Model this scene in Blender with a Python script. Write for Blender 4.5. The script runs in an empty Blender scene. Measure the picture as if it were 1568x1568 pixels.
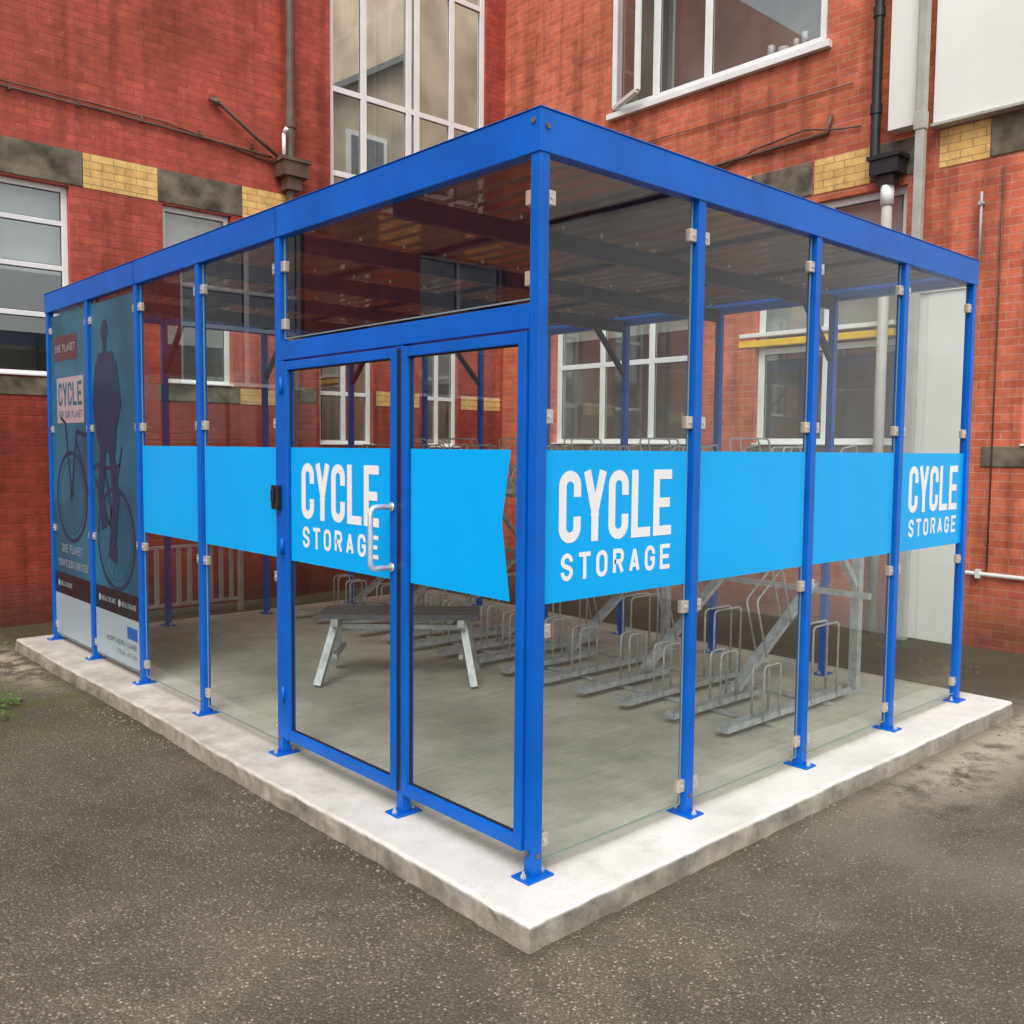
import bpy, math, random
from mathutils import Vector, Matrix
from mathutils import noise as mnoise
random.seed(7)
sc=bpy.context.scene
D=bpy.data
# ------------------------------------------------------------ helpers
def link(o,parent=None):
    sc.collection.objects.link(o)
    if parent: o.parent=parent
    return o
def empty(name):
    e=D.objects.new(name,None); e.empty_display_size=.3; return link(e)
class MB:
    def __init__(s): s.v=[]; s.f=[]
    def quad(s,a,b,c,d):
        n=len(s.v); s.v+= [tuple(a),tuple(b),tuple(c),tuple(d)]; s.f.append((n,n+1,n+2,n+3))
    def poly(s,pts):
        n=len(s.v); s.v+=[tuple(p) for p in pts]; s.f.append(tuple(range(n,n+len(pts))))
    def box(s,a,b):
        x0,y0,z0=[min(a[i],b[i]) for i in range(3)]; x1,y1,z1=[max(a[i],b[i]) for i in range(3)]
        n=len(s.v)
        s.v+=[(x0,y0,z0),(x1,y0,z0),(x1,y1,z0),(x0,y1,z0),(x0,y0,z1),(x1,y0,z1),(x1,y1,z1),(x0,y1,z1)]
        for f in [(0,3,2,1),(4,5,6,7),(0,1,5,4),(1,2,6,5),(2,3,7,6),(3,0,4,7)]: s.f.append(tuple(n+i for i in f))
    def beam(s,p,q,w,h,up=(0,0,1)):
        p=Vector(p);q=Vector(q);d=(q-p).normalized();u=Vector(up)
        r=d.cross(u)
        if r.length<1e-4: r=d.cross(Vector((1,0,0)))
        r.normalize();u=r.cross(d)
        n=len(s.v)
        for e in (p,q):
            for a,b in((-1,-1),(1,-1),(1,1),(-1,1)): s.v.append(tuple(e+r*a*w/2+u*b*h/2))
        for f in [(3,2,1,0),(4,5,6,7),(0,1,5,4),(1,2,6,5),(2,3,7,6),(3,0,4,7)]: s.f.append(tuple(n+i for i in f))
    def tube(s,pts,r,n=8,cap=True):
        pts=[Vector(p) for p in pts]; rings=[]
        prev=None
        for i,p in enumerate(pts):
            if i==0:d=pts[1]-p
            elif i==len(pts)-1:d=p-pts[i-1]
            else:d=(pts[i+1]-p).normalized()+(p-pts[i-1]).normalized()
            d.normalize()
            if prev is None:
                a=d.orthogonal().normalized()
            else:
                a=(prev-d*prev.dot(d)).normalized()
            prev=a;b=d.cross(a);base=len(s.v)
            for k in range(n):
                t=2*math.pi*k/n; s.v.append(tuple(p+(a*math.cos(t)+b*math.sin(t))*r))
            rings.append(base)
        for i in range(len(rings)-1):
            for k in range(n):
                s.f.append((rings[i]+k,rings[i]+(k+1)%n,rings[i+1]+(k+1)%n,rings[i+1]+k))
        if cap:
            s.f.append(tuple(rings[0]+k for k in reversed(range(n)))); s.f.append(tuple(rings[-1]+k for k in range(n)))
    def obj(s,name,mat,parent=None,bevel=0,smooth=False):
        me=D.meshes.new(name); me.from_pydata(s.v,[],s.f); me.update()
        me.materials.append(mat)
        if smooth:
            for p in me.polygons:p.use_smooth=len(p.vertices)==4
        o=D.objects.new(name,me); link(o,parent)
        if bevel:
            m=o.modifiers.new('b','BEVEL'); m.width=bevel; m.segments=2; m.limit_method='ANGLE'
        return o
# ------------------------------------------------------------ materials
def newmat(name):
    m=D.materials.new(name); m.use_nodes=True; nt=m.node_tree; b=nt.nodes['Principled BSDF']; return m,nt,b
def N(nt,t,**k):
    n=nt.nodes.new(t)
    for a,v in k.items():
        if a in('inputs',):
            for kk,vv in v.items(): n.inputs[kk].default_value=vv
        else: setattr(n,a,v)
    return n
def c4(c): return (c[0],c[1],c[2],1)
def pos(nt):
    return N(nt,'ShaderNodeNewGeometry').outputs['Position']
def noise(nt,vec,scale,detail=3,rough=.55):
    n=N(nt,'ShaderNodeTexNoise',inputs={'Scale':scale,'Detail':detail,'Roughness':rough}); nt.links.new(vec,n.inputs['Vector']); return n.outputs['Fac']
def ramp(nt,fac,stops):
    r=N(nt,'ShaderNodeValToRGB'); e=r.color_ramp.elements
    while len(e)<len(stops): e.new(.5)
    for i,(p,c) in enumerate(stops): e[i].position=p; e[i].color=c4(c) if not isinstance(c,(int,float)) else (c,c,c,1)
    nt.links.new(fac,r.inputs['Fac']); return r.outputs['Color']
def mixc(nt,fac,a,b,mode='MIX'):
    m=N(nt,'ShaderNodeMix',data_type='RGBA',blend_type=mode)
    for s,v in ((m.inputs[0],fac),(m.inputs[6],a),(m.inputs[7],b)):
        if hasattr(v,'is_linked') : nt.links.new(v,s)
        elif isinstance(v,(int,float)): s.default_value=v
        else: s.default_value=c4(v)
    return m.outputs[2]
def math_(nt,op,a,b=None,clamp=False):
    m=N(nt,'ShaderNodeMath',operation=op,use_clamp=clamp)
    for s,v in ((m.inputs[0],a),(m.inputs[1],b)):
        if v is None: continue
        if hasattr(v,'is_linked'): nt.links.new(v,s)
        else: s.default_value=v
    return m.outputs[0]
def bump(nt,b,h,strength=.3,dist=.01):
    n=N(nt,'ShaderNodeBump',inputs={'Strength':strength,'Distance':dist}); nt.links.new(h,n.inputs['Height']); nt.links.new(n.outputs['Normal'],b.inputs['Normal'])
def simple(name,col,rough=.5,metal=0,var=.12,scale=6,bmp=0,bs=80,spec=.5):
    m,nt,b=newmat(name); p=pos(nt)
    f=noise(nt,p,scale,2)
    dark=tuple(x*(1-var) for x in col); lite=tuple(min(1,x*(1+var)) for x in col)
    nt.links.new(ramp(nt,f,[(.3,dark),(.7,lite)]),b.inputs['Base Color'])
    b.inputs['Roughness'].default_value=rough; b.inputs['Metallic'].default_value=metal
    b.inputs['Specular IOR Level'].default_value=spec
    if bmp: bump(nt,b,noise(nt,p,bs,2),bmp,.004)
    return m
def brickmat(name,c1,c2,mort,stain=.5,lowdark=False,rough=.7,spec=.3,soot=.5):
    m,nt,b=newmat(name); p=pos(nt)
    sp=N(nt,'ShaderNodeSeparateXYZ'); nt.links.new(p,sp.inputs[0])
    u=math_(nt,'ADD',sp.outputs[0],sp.outputs[1]); cb=N(nt,'ShaderNodeCombineXYZ')
    nt.links.new(u,cb.inputs[0]); nt.links.new(sp.outputs[2],cb.inputs[1])
    br=N(nt,'ShaderNodeTexBrick',inputs={'Scale':1,'Mortar Size':.005,'Mortar Smooth':.4,'Bias':0,'Brick Width':.225,'Row Height':.075,'Color1':c4(c1),'Color2':c4(c2),'Mortar':c4(mort)})
    nt.links.new(cb.outputs[0],br.inputs['Vector'])
    n1=noise(nt,p,.7,4,.6); n2=noise(nt,p,9,3,.7)
    col=br.outputs['Color']
    col=mixc(nt,stain,col,ramp(nt,n1,[(.3,.6),(.5,1.0),(.7,1.3)]),'MULTIPLY')
    col=mixc(nt,.6,col,ramp(nt,n2,[(.3,.66),(.65,1.2)]),'MULTIPLY')
    mp=N(nt,'ShaderNodeMapping'); mp.inputs['Scale'].default_value=(4,4,.3); nt.links.new(p,mp.inputs['Vector'])
    st=noise(nt,mp.outputs[0],1.2,3,.6)
    col=mixc(nt,soot,col,ramp(nt,st,[(.33,(.50,.46,.46)),(.52,(1,1,1)),(.7,(1.1,1.08,1.05))]),'MULTIPLY')
    chips=ramp(nt,n2,[(.66,0.0),(.76,1.0)])
    col=mixc(nt,math_(nt,'MULTIPLY',chips,.36),col,(.52,.32,.24))
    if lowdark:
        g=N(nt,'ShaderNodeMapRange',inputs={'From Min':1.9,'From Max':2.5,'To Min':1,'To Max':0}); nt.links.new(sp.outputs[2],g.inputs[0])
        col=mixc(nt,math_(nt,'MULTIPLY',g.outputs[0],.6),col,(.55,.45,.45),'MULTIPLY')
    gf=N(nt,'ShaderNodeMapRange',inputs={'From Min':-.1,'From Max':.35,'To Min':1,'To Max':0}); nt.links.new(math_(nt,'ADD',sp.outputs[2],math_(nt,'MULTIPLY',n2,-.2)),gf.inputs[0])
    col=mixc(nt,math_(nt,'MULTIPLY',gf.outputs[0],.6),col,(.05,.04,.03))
    nt.links.new(col,b.inputs['Base Color']); b.inputs['Roughness'].default_value=rough; b.inputs['Specular IOR Level'].default_value=spec
    h=math_(nt,'SUBTRACT',math_(nt,'MULTIPLY',n2,.8),math_(nt,'MULTIPLY',br.outputs['Fac'],1.2))
    bump(nt,b,h,.6,.009)
    return m
def glassmat(name,tint,f0,rough=.0,pw=4.0):
    m=D.materials.new(name); m.use_nodes=True; nt=m.node_tree
    nt.nodes.remove(nt.nodes['Principled BSDF']); out=nt.nodes['Material Output']
    ge=N(nt,'ShaderNodeNewGeometry'); dp=N(nt,'ShaderNodeVectorMath',operation='DOT_PRODUCT')
    nt.links.new(ge.outputs['Normal'],dp.inputs[0]); nt.links.new(ge.outputs['Incoming'],dp.inputs[1])
    c=math_(nt,'ABSOLUTE',dp.outputs['Value']); q=math_(nt,'POWER',math_(nt,'SUBTRACT',1,c,True),pw)
    F=math_(nt,'ADD',math_(nt,'MULTIPLY',q,1-f0),f0,True)
    tr=N(nt,'ShaderNodeBsdfTransparent'); tr.inputs[0].default_value=c4(tint)
    gl=N(nt,'ShaderNodeBsdfGlossy'); gl.inputs['Roughness'].default_value=rough; gl.inputs['Color'].default_value=(.95,.97,.97,1)
    mx=N(nt,'ShaderNodeMixShader'); nt.links.new(F,mx.inputs[0]); nt.links.new(tr.outputs[0],mx.inputs[1]); nt.links.new(gl.outputs[0],mx.inputs[2])
    nt.links.new(mx.outputs[0],out.inputs['Surface']); return m

M={}
M['blue']=simple('blue_powder_coat',(.001,.118,.54),.36,0,.12,3,spec=.26)
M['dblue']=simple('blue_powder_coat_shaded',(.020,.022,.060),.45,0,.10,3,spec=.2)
M['cyan']=simple('cyan_vinyl',(.000,.42,.93),.35,0,.03,2,spec=.18)
M['white']=simple('white_vinyl',(.86,.87,.88),.4,0,.02,2,spec=.2)
M['steel']=simple('clip_steel',(.62,.54,.45),.35,.45,.1,30)
M['galv']=simple('galvanised_steel',(.54,.56,.56),.42,.35,.2,18)
M['galv2']=simple('dark_steel',(.14,.14,.15),.5,.3,.2,18)
M['pvc']=simple('white_upvc',(.80,.81,.80),.35,0,.06,3)
M['black']=simple('black_paint',(.02,.02,.022),.35,0,.2,8)
M['brownpipe']=simple('weathered_pipe',(.12,.072,.055),.5,0,.35,5)
M['greypipe']=simple('grey_pipe',(.42,.41,.38),.5,0,.12,5)
M['cream']=simple('cream_panel',(.78,.79,.75),.4,0,.06,1.2)
M['stone']=simple('weathered_stone',(.135,.112,.083),.85,0,.6,5,.6,30)
M['handle']=simple('handle_steel',(.80,.82,.83),.25,.5,.05,5)
M['glass']=glassmat('clear_glass',(.92,.95,.935),.05)
M['wglass']=glassmat('window_glass',(.78,.83,.83),.22)
M['sglass']=glassmat('stair_glass',(.95,.96,.96),.06)
M['room']=simple('room_interior',(.34,.32,.28),.9,0,.3,1.2)
M['blind']=simple('window_blind',(.66,.66,.62),.8,0,.08,2)
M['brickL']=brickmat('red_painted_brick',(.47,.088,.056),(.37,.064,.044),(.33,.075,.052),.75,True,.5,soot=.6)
M['brickR']=brickmat('orange_red_brick',(.63,.165,.082),(.48,.112,.060),(.50,.27,.20),.6,False,.7,soot=.7)
M['yellow']=brickmat('yellow_brick',(.82,.53,.19),(.72,.44,.15),(.45,.30,.14),.3,soot=.35)
m,nt,b=newmat('smoked_roof_sheet'); p=pos(nt)
nt.links.new(ramp(nt,noise(nt,p,1.5,2),[(.3,(.080,.056,.052)),(.7,(.125,.088,.080))]),b.inputs['Base Color']); b.inputs['Roughness'].default_value=.45
out=nt.nodes['Material Output']; tr=N(nt,'ShaderNodeBsdfTransparent'); tr.inputs[0].default_value=(.42,.33,.31,1)
mx=N(nt,'ShaderNodeMixShader'); mx.inputs[0].default_value=.70; nt.links.new(tr.outputs[0],mx.inputs[1]); nt.links.new(b.outputs[0],mx.inputs[2]); nt.links.new(mx.outputs[0],out.inputs['Surface'])
M['roof']=m
def rng(nt,v,a,b_):
    g=N(nt,'ShaderNodeMapRange',inputs={'From Min':a,'From Max':b_,'To Min':0,'To Max':1}); nt.links.new(v,g.inputs[0]); return g.outputs[0]
# asphalt
m,nt,b=newmat('asphalt'); p=pos(nt)
sp=N(nt,'ShaderNodeSeparateXYZ'); nt.links.new(p,sp.inputs[0])
n1=noise(nt,p,.8,5,.6); n2=noise(nt,p,120,2,.7); n3=noise(nt,p,6,4,.65)
base=ramp(nt,n1,[(.34,(.150,.132,.104)),(.5,(.200,.174,.136)),(.66,(.270,.236,.184))])
base=mixc(nt,.6,base,ramp(nt,n3,[(.3,.78),(.7,1.18)]),'MULTIPLY')
vo=N(nt,'ShaderNodeTexVoronoi',inputs={'Scale':85.0}); nt.links.new(p,vo.inputs['Vector'])
vs=N(nt,'ShaderNodeSeparateColor'); nt.links.new(vo.outputs['Color'],vs.inputs[0])
agg=ramp(nt,vs.outputs[0],[(0.0,.5),(.55,.9),(.86,1.15),(.97,2.3)])
agg2=mixc(nt,ramp(nt,vo.outputs['Distance'],[(.25,0.0),(.55,1.0)]),agg,(.5,.48,.45))
base=mixc(nt,.85,base,agg2,'MULTIPLY')
base=mixc(nt,.6,base,ramp(nt,n2,[(.3,.55),(.7,1.45)]),'MULTIPLY')
mm=math_(nt,'MULTIPLY',rng(nt,sp.outputs[1],2.6,4.4),ramp(nt,n3,[(.42,0.0),(.60,1.0)]))
mm=math_(nt,'MULTIPLY',mm,.72)
base=mixc(nt,mm,base,(.085,.095,.025))
# worn, smoother and paler strip in front of the right-hand side
wr_=math_(nt,'MULTIPLY',rng(nt,sp.outputs[0],.2,1.6),ramp(nt,n1,[(.38,0.0),(.6,.5)]))
base=mixc(nt,wr_,base,(.215,.190,.155))
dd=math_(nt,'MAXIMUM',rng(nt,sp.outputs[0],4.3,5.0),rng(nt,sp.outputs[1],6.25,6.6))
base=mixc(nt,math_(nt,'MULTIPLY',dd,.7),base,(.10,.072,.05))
cx=math_(nt,'SUBTRACT',1,math_(nt,'MULTIPLY',math_(nt,'ABSOLUTE',math_(nt,'ADD',sp.outputs[1],.44)),2.4),True)
cx=math_(nt,'MULTIPLY',cx,rng(nt,sp.outputs[0],1.8,2.8)); cx=math_(nt,'MULTIPLY',cx,ramp(nt,n3,[(.34,0.0),(.52,1.0)]))
cl_=math_(nt,'SUBTRACT',1,math_(nt,'MULTIPLY',math_(nt,'ABSOLUTE',math_(nt,'ADD',sp.outputs[0],.42)),3.4),True)
cl_=math_(nt,'MULTIPLY',cl_,rng(nt,sp.outputs[1],4.4,5.4)); cl_=math_(nt,'MULTIPLY',cl_,ramp(nt,n3,[(.42,0.0),(.54,1.0)]))
base=mixc(nt,math_(nt,'MULTIPLY',math_(nt,'MAXIMUM',cx,cl_),.85,True),base,(.50,.44,.35))
ft=math_(nt,'MULTIPLY',rng(nt,sp.outputs[0],-.34,-.25),rng(nt,sp.outputs[1],-.34,-.25))
base=mixc(nt,math_(nt,'MULTIPLY',ft,.45),base,(.06,.055,.035))
nt.links.new(base,b.inputs['Base Color']); b.inputs['Roughness'].default_value=.92; b.inputs['Specular IOR Level'].default_value=.2
bump(nt,b,math_(nt,'ADD',n2,math_(nt,'MULTIPLY',vo.outputs['Distance'],-.8)),.8,.008)
M['asphalt']=m
# concrete slab
m,nt,b=newmat('concrete'); p=pos(nt); sp=N(nt,'ShaderNodeSeparateXYZ'); nt.links.new(p,sp.inputs[0])
n1=noise(nt,p,2,4,.65); n2=noise(nt,p,110,2,.7); n3=noise(nt,p,5,5,.7)
outer=ramp(nt,n1,[(.3,(.62,.60,.56)),(.55,(.74,.72,.68)),(.7,(.79,.77,.74))])
mp=N(nt,'ShaderNodeMapping'); mp.inputs['Scale'].default_value=(.6,26,1); nt.links.new(p,mp.inputs['Vector'])
br=noise(nt,mp.outputs[0],2.5,3,.6)
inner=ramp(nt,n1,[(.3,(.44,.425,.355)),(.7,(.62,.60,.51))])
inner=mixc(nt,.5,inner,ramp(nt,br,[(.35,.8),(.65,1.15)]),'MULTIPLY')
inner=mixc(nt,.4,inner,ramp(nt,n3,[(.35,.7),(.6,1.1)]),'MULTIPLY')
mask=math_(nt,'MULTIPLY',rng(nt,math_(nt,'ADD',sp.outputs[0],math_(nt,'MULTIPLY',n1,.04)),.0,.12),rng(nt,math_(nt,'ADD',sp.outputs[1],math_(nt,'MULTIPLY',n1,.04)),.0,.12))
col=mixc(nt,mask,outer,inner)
dl=math_(nt,'MULTIPLY',rng(nt,sp.outputs[1],.4,2.2),ramp(nt,n3,[(.35,.4),(.62,1.0)]))
dl=math_(nt,'MULTIPLY',dl,math_(nt,'SUBTRACT',1,mask,True))
col=mixc(nt,math_(nt,'MULTIPLY',dl,.72),col,(.32,.28,.22))
col=mixc(nt,math_(nt,'MULTIPLY',ramp(nt,n3,[(.55,0.0),(.68,1.0)]),.22),col,(.36,.33,.27))
col=mixc(nt,.40,col,ramp(nt,n2,[(.3,.75),(.7,1.15)]),'MULTIPLY')
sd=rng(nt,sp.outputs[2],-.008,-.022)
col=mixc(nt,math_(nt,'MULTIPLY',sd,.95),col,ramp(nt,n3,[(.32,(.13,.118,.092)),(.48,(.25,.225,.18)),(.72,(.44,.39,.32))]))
nt.links.new(col,b.inputs['Base Color']); b.inputs['Roughness'].default_value=.85; b.inputs['Specular IOR Level'].default_value=.25
bump(nt,b,math_(nt,'ADD',n2,math_(nt,'MULTIPLY',n3,2)),.45,.006)
M['concrete']=m

# ------------------------------------------------------------ ground & slab
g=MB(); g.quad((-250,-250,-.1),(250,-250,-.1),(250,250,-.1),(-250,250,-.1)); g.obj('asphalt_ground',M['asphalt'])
sl=MB(); X0,X1,Y0,Y1=-.24,4.27,-.24,6.21
def seg(a,b,n):
    return [(a[0]+(b[0]-a[0])*i/n,a[1]+(b[1]-a[1])*i/n) for i in range(n)]
per=seg((X0,Y0),(X1,Y0),90)+seg((X1,Y0),(X1,Y1),70)+seg((X1,Y1),(X0,Y1),50)+seg((X0,Y1),(X0,Y0),140)
def wob(p,s,a,z=3.1):
    v=mnoise.noise_vector(Vector((p[0]*s,p[1]*s,z))); return (p[0]+v.x*a,p[1]+v.y*a)
top=[wob(wob(p,1.2,.018),9,.008) for p in per]
rings=[]
for inset,z in((.012,0),(0,-.012),(-.004,-.05),(-.012,-.16)):
    ring=[]
    for i,(x,y) in enumerate(top):
        cxm=(X0+X1)/2; cym=(Y0+Y1)/2
        nx=1-2*inset/(X1-X0); ny=1-2*inset/(Y1-Y0)
        j=wob((x,y),14,.009,z*30) if z<-.02 else (x,y)
        if z==-.012 : j=wob((x,y),22,.006,1.0)
        ring.append((cxm+(j[0]-cxm)*nx,cym+(j[1]-cym)*ny,z))
    rings.append(len(sl.v)); sl.v+=ring
n=len(top)
sl.f.append(tuple(rings[0]+i for i in range(n)))
for a,b_ in zip(rings[:-1],rings[1:]):
    for i in range(n): sl.f.append((a+i,b_+i,b_+(i+1)%n,a+(i+1)%n))
sl.obj('concrete_slab',M['concrete'])
gr=MB()
for i in range(1800):
    if random.random()<.6: x=-.25-abs(random.gauss(0,.18)); y=random.uniform(-.3,6.2)
    else: y=-.25-abs(random.gauss(0,.18)); x=random.uniform(-.3,4.8)
    if mnoise.noise(Vector((x*2.2,y*2.2,0)))<.05: continue
    s_=random.uniform(.0015,.006); z=-.1
    gr.box((x-s_,y-s_*random.uniform(.6,1),z),(x+s_*random.uniform(.6,1),y+s_,z+s_*1.1))
gr.obj('grit',simple('grit_stone',(.26,.23,.18),.9,0,.6,60))

# ------------------------------------------------------------ shelter
S=empty('cycle_shelter')
PW=.05
fr=MB(); base=MB(); bolts=MB(); clips=MB()
H=2.93; BH=.155
LY,LX=6.0,4.0
def cyl(mb,c,r,h,n=10):
    mb.tube([(c[0],c[1],c[2]),(c[0],c[1],c[2]+h)],r,n)
def post(x0,y0,px=True):
    fr.box((x0,y0,.008),(x0+PW,y0+PW,H-BH+.01))
def plate(cx,cy,outx,outy):
    base.box((cx-.05-.02*abs(outx),cy-.05-.02*abs(outy),0),(cx+.05+.02*abs(outx),cy+.05+.02*abs(outy),.009))
    for sx in(-1,1):
        if outx: bx,by=cx+sx*.05,cy+.0
        else: bx,by=cx,cy+sx*.05
        cyl(bolts,(bx,by,.009),.012,.012,6); cyl(bolts,(bx,by,.021),.006,.014,6)
CLZ=[2.62,1.80,.97,.14]
for k in range(7):
    y=min(max(k-PW/2,0),LY-PW)
    if k==0: y=0
    if k!=1:
        post(0,y); plate(PW/2,y+PW/2,1,0)
    post(LX-PW,y); plate(LX-PW/2,y+PW/2,1,0)
for k in range(1,4):
    x=k-PW/2
    post(x,0); plate(x+PW/2,PW/2,0,1)
    post(x,LY-PW); plate(x+PW/2,LY-PW/2,0,1)
fr.box((-.006,-.006,H-BH),(LX+.006,PW+.004,H))
fr.box((-.006,LY-PW-.004,H-BH),(LX+.006,LY+.006,H))
fr.box((-.0055,PW+.004,H-BH),(PW+.004,LY-PW-.004,H-.0005))
fr.box((LX-PW-.004,PW+.004,H-BH),(LX+.0055,LY-PW-.004,H-.0005))
fr.box((-.010,-.010,H+.0005),(LX+.010,.03,H+.006)); fr.box((-.0095,.0305,H+.001),(.03,LY+.006,H+.0055))
lip=MB()
for y in (2.0,4.0): lip.box((-.0075,y-.0015,H-BH+.002),(-.005,y+.0015,H-.002))
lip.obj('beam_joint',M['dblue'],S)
sc1=MB()
for (a,b_) in(((-.006,.03,2.89),(-.012,.03,2.89)),((-.006,.03,.1),(-.012,.03,.1)),((.03,-.006,2.87),(.03,-.012,2.87)),((.025,0,.09),(.025,-.006,.09))): sc1.tube([a,b_],.011,10)
for k in (2,3,4,5): sc1.tube([(0,k,.09),(-.006,k,.09)],.010,10)
for k in (1,2,3): sc1.tube([(k,0,.09),(k,-.006,.09)],.010,10)
sc1.obj('frame_screws',M['galv2'],S)
pur=MB()
for k in range(1,6): pur.box((PW+.005,k-.02,H-.215),(LX-PW-.005,k+.02,H-.115))
for x in (1.0,2.0,3.0): pur.box((x-.02,PW+.005,H-.113),(x+.02,LY-PW-.005,H-.085))
for k in range(1,6,2):
    pur.beam((LX-PW,k,2.35),(LX-.42,k,H-.2),.04,.04)
for k in (1,2,3):
    pur.beam((k,LY-PW,2.35),(k,LY-.42,H-.2),.04,.04)
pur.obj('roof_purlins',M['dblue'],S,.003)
rf=MB(); zc=H-.08; pitch=.15
x=.055
prof=[(0,0),(.05,0),(.07,.028),(.11,.028),(.13,0)]
pp=[]
while x<LX-.06:
    for dx,dz in prof:
        if x+dx<LX-.055: pp.append((x+dx,zc+dz))
    x+=pitch
for i in range(len(pp)-1):
    a,b_=pp[i],pp[i+1]
    rf.quad((a[0],.055,a[1]),(b_[0],.055,b_[1]),(b_[0],LY-.055,b_[1]),(a[0],LY-.055,a[1]))
rf.obj('roof_sheet',M['roof'],S)
scr=MB()
for k in range(1,6):
    xx=.2
    while xx<3.9: cyl(scr,(xx,k-.035,zc-.02),.008,.018,6); xx+=.3
scr.obj('roof_fixings',M['galv'],S)

gl=MB(); edge=MB()
G=.025
def pane(axis,c,u0,u1,z0,z1,ed=True):
    if axis=='x':
        gl.quad((c,u0,z0),(c,u1,z0),(c,u1,z1),(c,u0,z1))
        if ed:
            for a,b_ in(((c,u0,z0),(c,u0,z1)),((c,u1,z0),(c,u1,z1)),((c,u0,z0),(c,u1,z0))): edge.beam(a,b_,.006,.006,(1,0,0) )
    else:
        gl.quad((u0,c,z0),(u1,c,z0),(u1,c,z1),(u0,c,z1))
        if ed:
            for a,b_ in(((u0,c,z0),(u0,c,z1)),((u1,c,z0),(u1,c,z1)),((u0,c,z0),(u1,c,z0))): edge.beam(a,b_,.006,.006,(0,1,0))
GZ0,GZ1=.055,H-BH-.008
def clipset(axis,c,u,side):
    for z in CLZ:
        a=u+side*(PW/2); b_=a+side*.045
        if axis=='x': clips.box((c-.016,a,z-.028),(c+.016,b_,z+.028)); bolts.tube([(c-.016,(a+b_)/2,z),(c-.021,(a+b_)/2,z)],.008,8)
        else: clips.box((a,c-.016,z-.028),(b_,c+.016,z+.028)); bolts.tube([((a+b_)/2,c-.016,z),((a+b_)/2,c-.021,z)],.008,8)
for k in range(2,6):
    pane('x',G,k+.045,k+.955,GZ0,GZ1); clipset('x',G,k+(0 if k else .025),1); clipset('x',G,k+1-(.025 if k==5 else 0),-1)
for k in range(0,6):
    pane('x',LX-G,k+.045,k+.955,GZ0,GZ1,False)
for k in range(4):
    pane('y',G,k+(.045 if k else .065),k+.955,GZ0,GZ1); clipset('y',G,k+(0 if k else .025),1); clipset('y',G,k+1-(.025 if k==3 else 0),-1)
    pane('y',LY-G,k+.045,k+.955,GZ0,GZ1,False)
TR0,TR1=2.13,2.225
fr.box((-.004,PW,TR0),(PW+.002,2-PW/2,TR1))
pane('x',G,PW+.02,1.955,TR1+.02,GZ1)
for z in (2.62,2.32):
    clips.box((G-.016,PW,z-.028),(G+.016,PW+.04,z+.028)); clips.box((G-.016,1.935,z-.028),(G+.016,1.975,z+.028))
fr.box((-.002,1.93,.10),(PW,1.975,TR0))
fr.box((.001,.862,.008),(PW-.002,.912,TR0)); plate(PW/2,.887,1,0)
door=MB()
def leaf(y0,y1,z0,z1,w=.045,x0=-.012,x1=.03,bot=.055):
    door.box((x0,y0,z0),(x1,y0+w,z1)); door.box((x0,y1-w,z0),(x1,y1,z1))
    door.box((x0+.001,y0+w,z0+.0005),(x1-.001,y1-w,z0+bot)); door.box((x0+.001,y0+w,z1-w),(x1-.001,y1-w,z1-.0005))
    gl.quad((.012,y0+w,z0+bot),(.012,y1-w,z0+bot),(.012,y1-w,z1-w),(.012,y0+w,z1-w))
leaf(.90,1.925,.10,2.12)
leaf(.056,.862,.10,2.12)
door.obj('door_frames',M['blue'],S,.003)
seal=MB(); seal.box((-.004,.8625,.11),(.02,.8995,2.115))
for (a,b_) in ((.945,1.88),(.101,.817)):
    for z in(.158,2.072): seal.box((.006,a,z-.003),(.018,b_,z+.003))
    for y in(a+.002,b_-.002): seal.box((.006,y-.003,.158),(.018,y+.003,2.072))
seal.obj('door_seals',M['black'],S)
hd=MB()
y,zt,zb,off=.925,1.41,1.135,.13
hd_pts=[(-.012,y,zt)]
for i in range(7):
    t=math.pi/2*i/6; hd_pts.append((-off+.03-.03*math.sin(t),y,zt-.03+.03*math.cos(t)))
for i in range(7):
    t=math.pi/2*i/6; hd_pts.append((-off+.03-.03*math.cos(t),y,zb+.03-.03*math.sin(t)))
hd_pts.append((-.012,y,zb)); hd.tube(hd_pts,.0125,12)
for z in(zt,zb): hd.tube([(-.014,y,z),(-.02,y,z)],.02,14)
hd.obj('door_handle',M['handle'],S,smooth=True)
lk=MB(); lk.box((-.035,1.955,1.34),(-.006,2.02,1.47)); lk.box((-.05,1.975,1.38),(-.035,2.0,1.45)); lk.obj('door_closer',M['black'],S,.006)
hg=MB()
for z in (.3,1.1,1.95): hg.tube([(-.018,1.928,z),(-.018,1.928,z+.09)],.011,10)
hg.obj('door_hinges',M['blue'],S,smooth=True)
fr.obj('frame',M['blue'],S,.003)
base.obj('base_plates',M['blue'],S,.002)
bolts.obj('bolts',M['galv'],S)
clips.obj('glass_clips',M['steel'],S,.004)
gl.obj('glass_panes',M['glass'],S)
m_edge=simple('glass_edge',(.20,.27,.25),.2,0,.05); edge.obj('glass_edges',m_edge,S)

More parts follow.
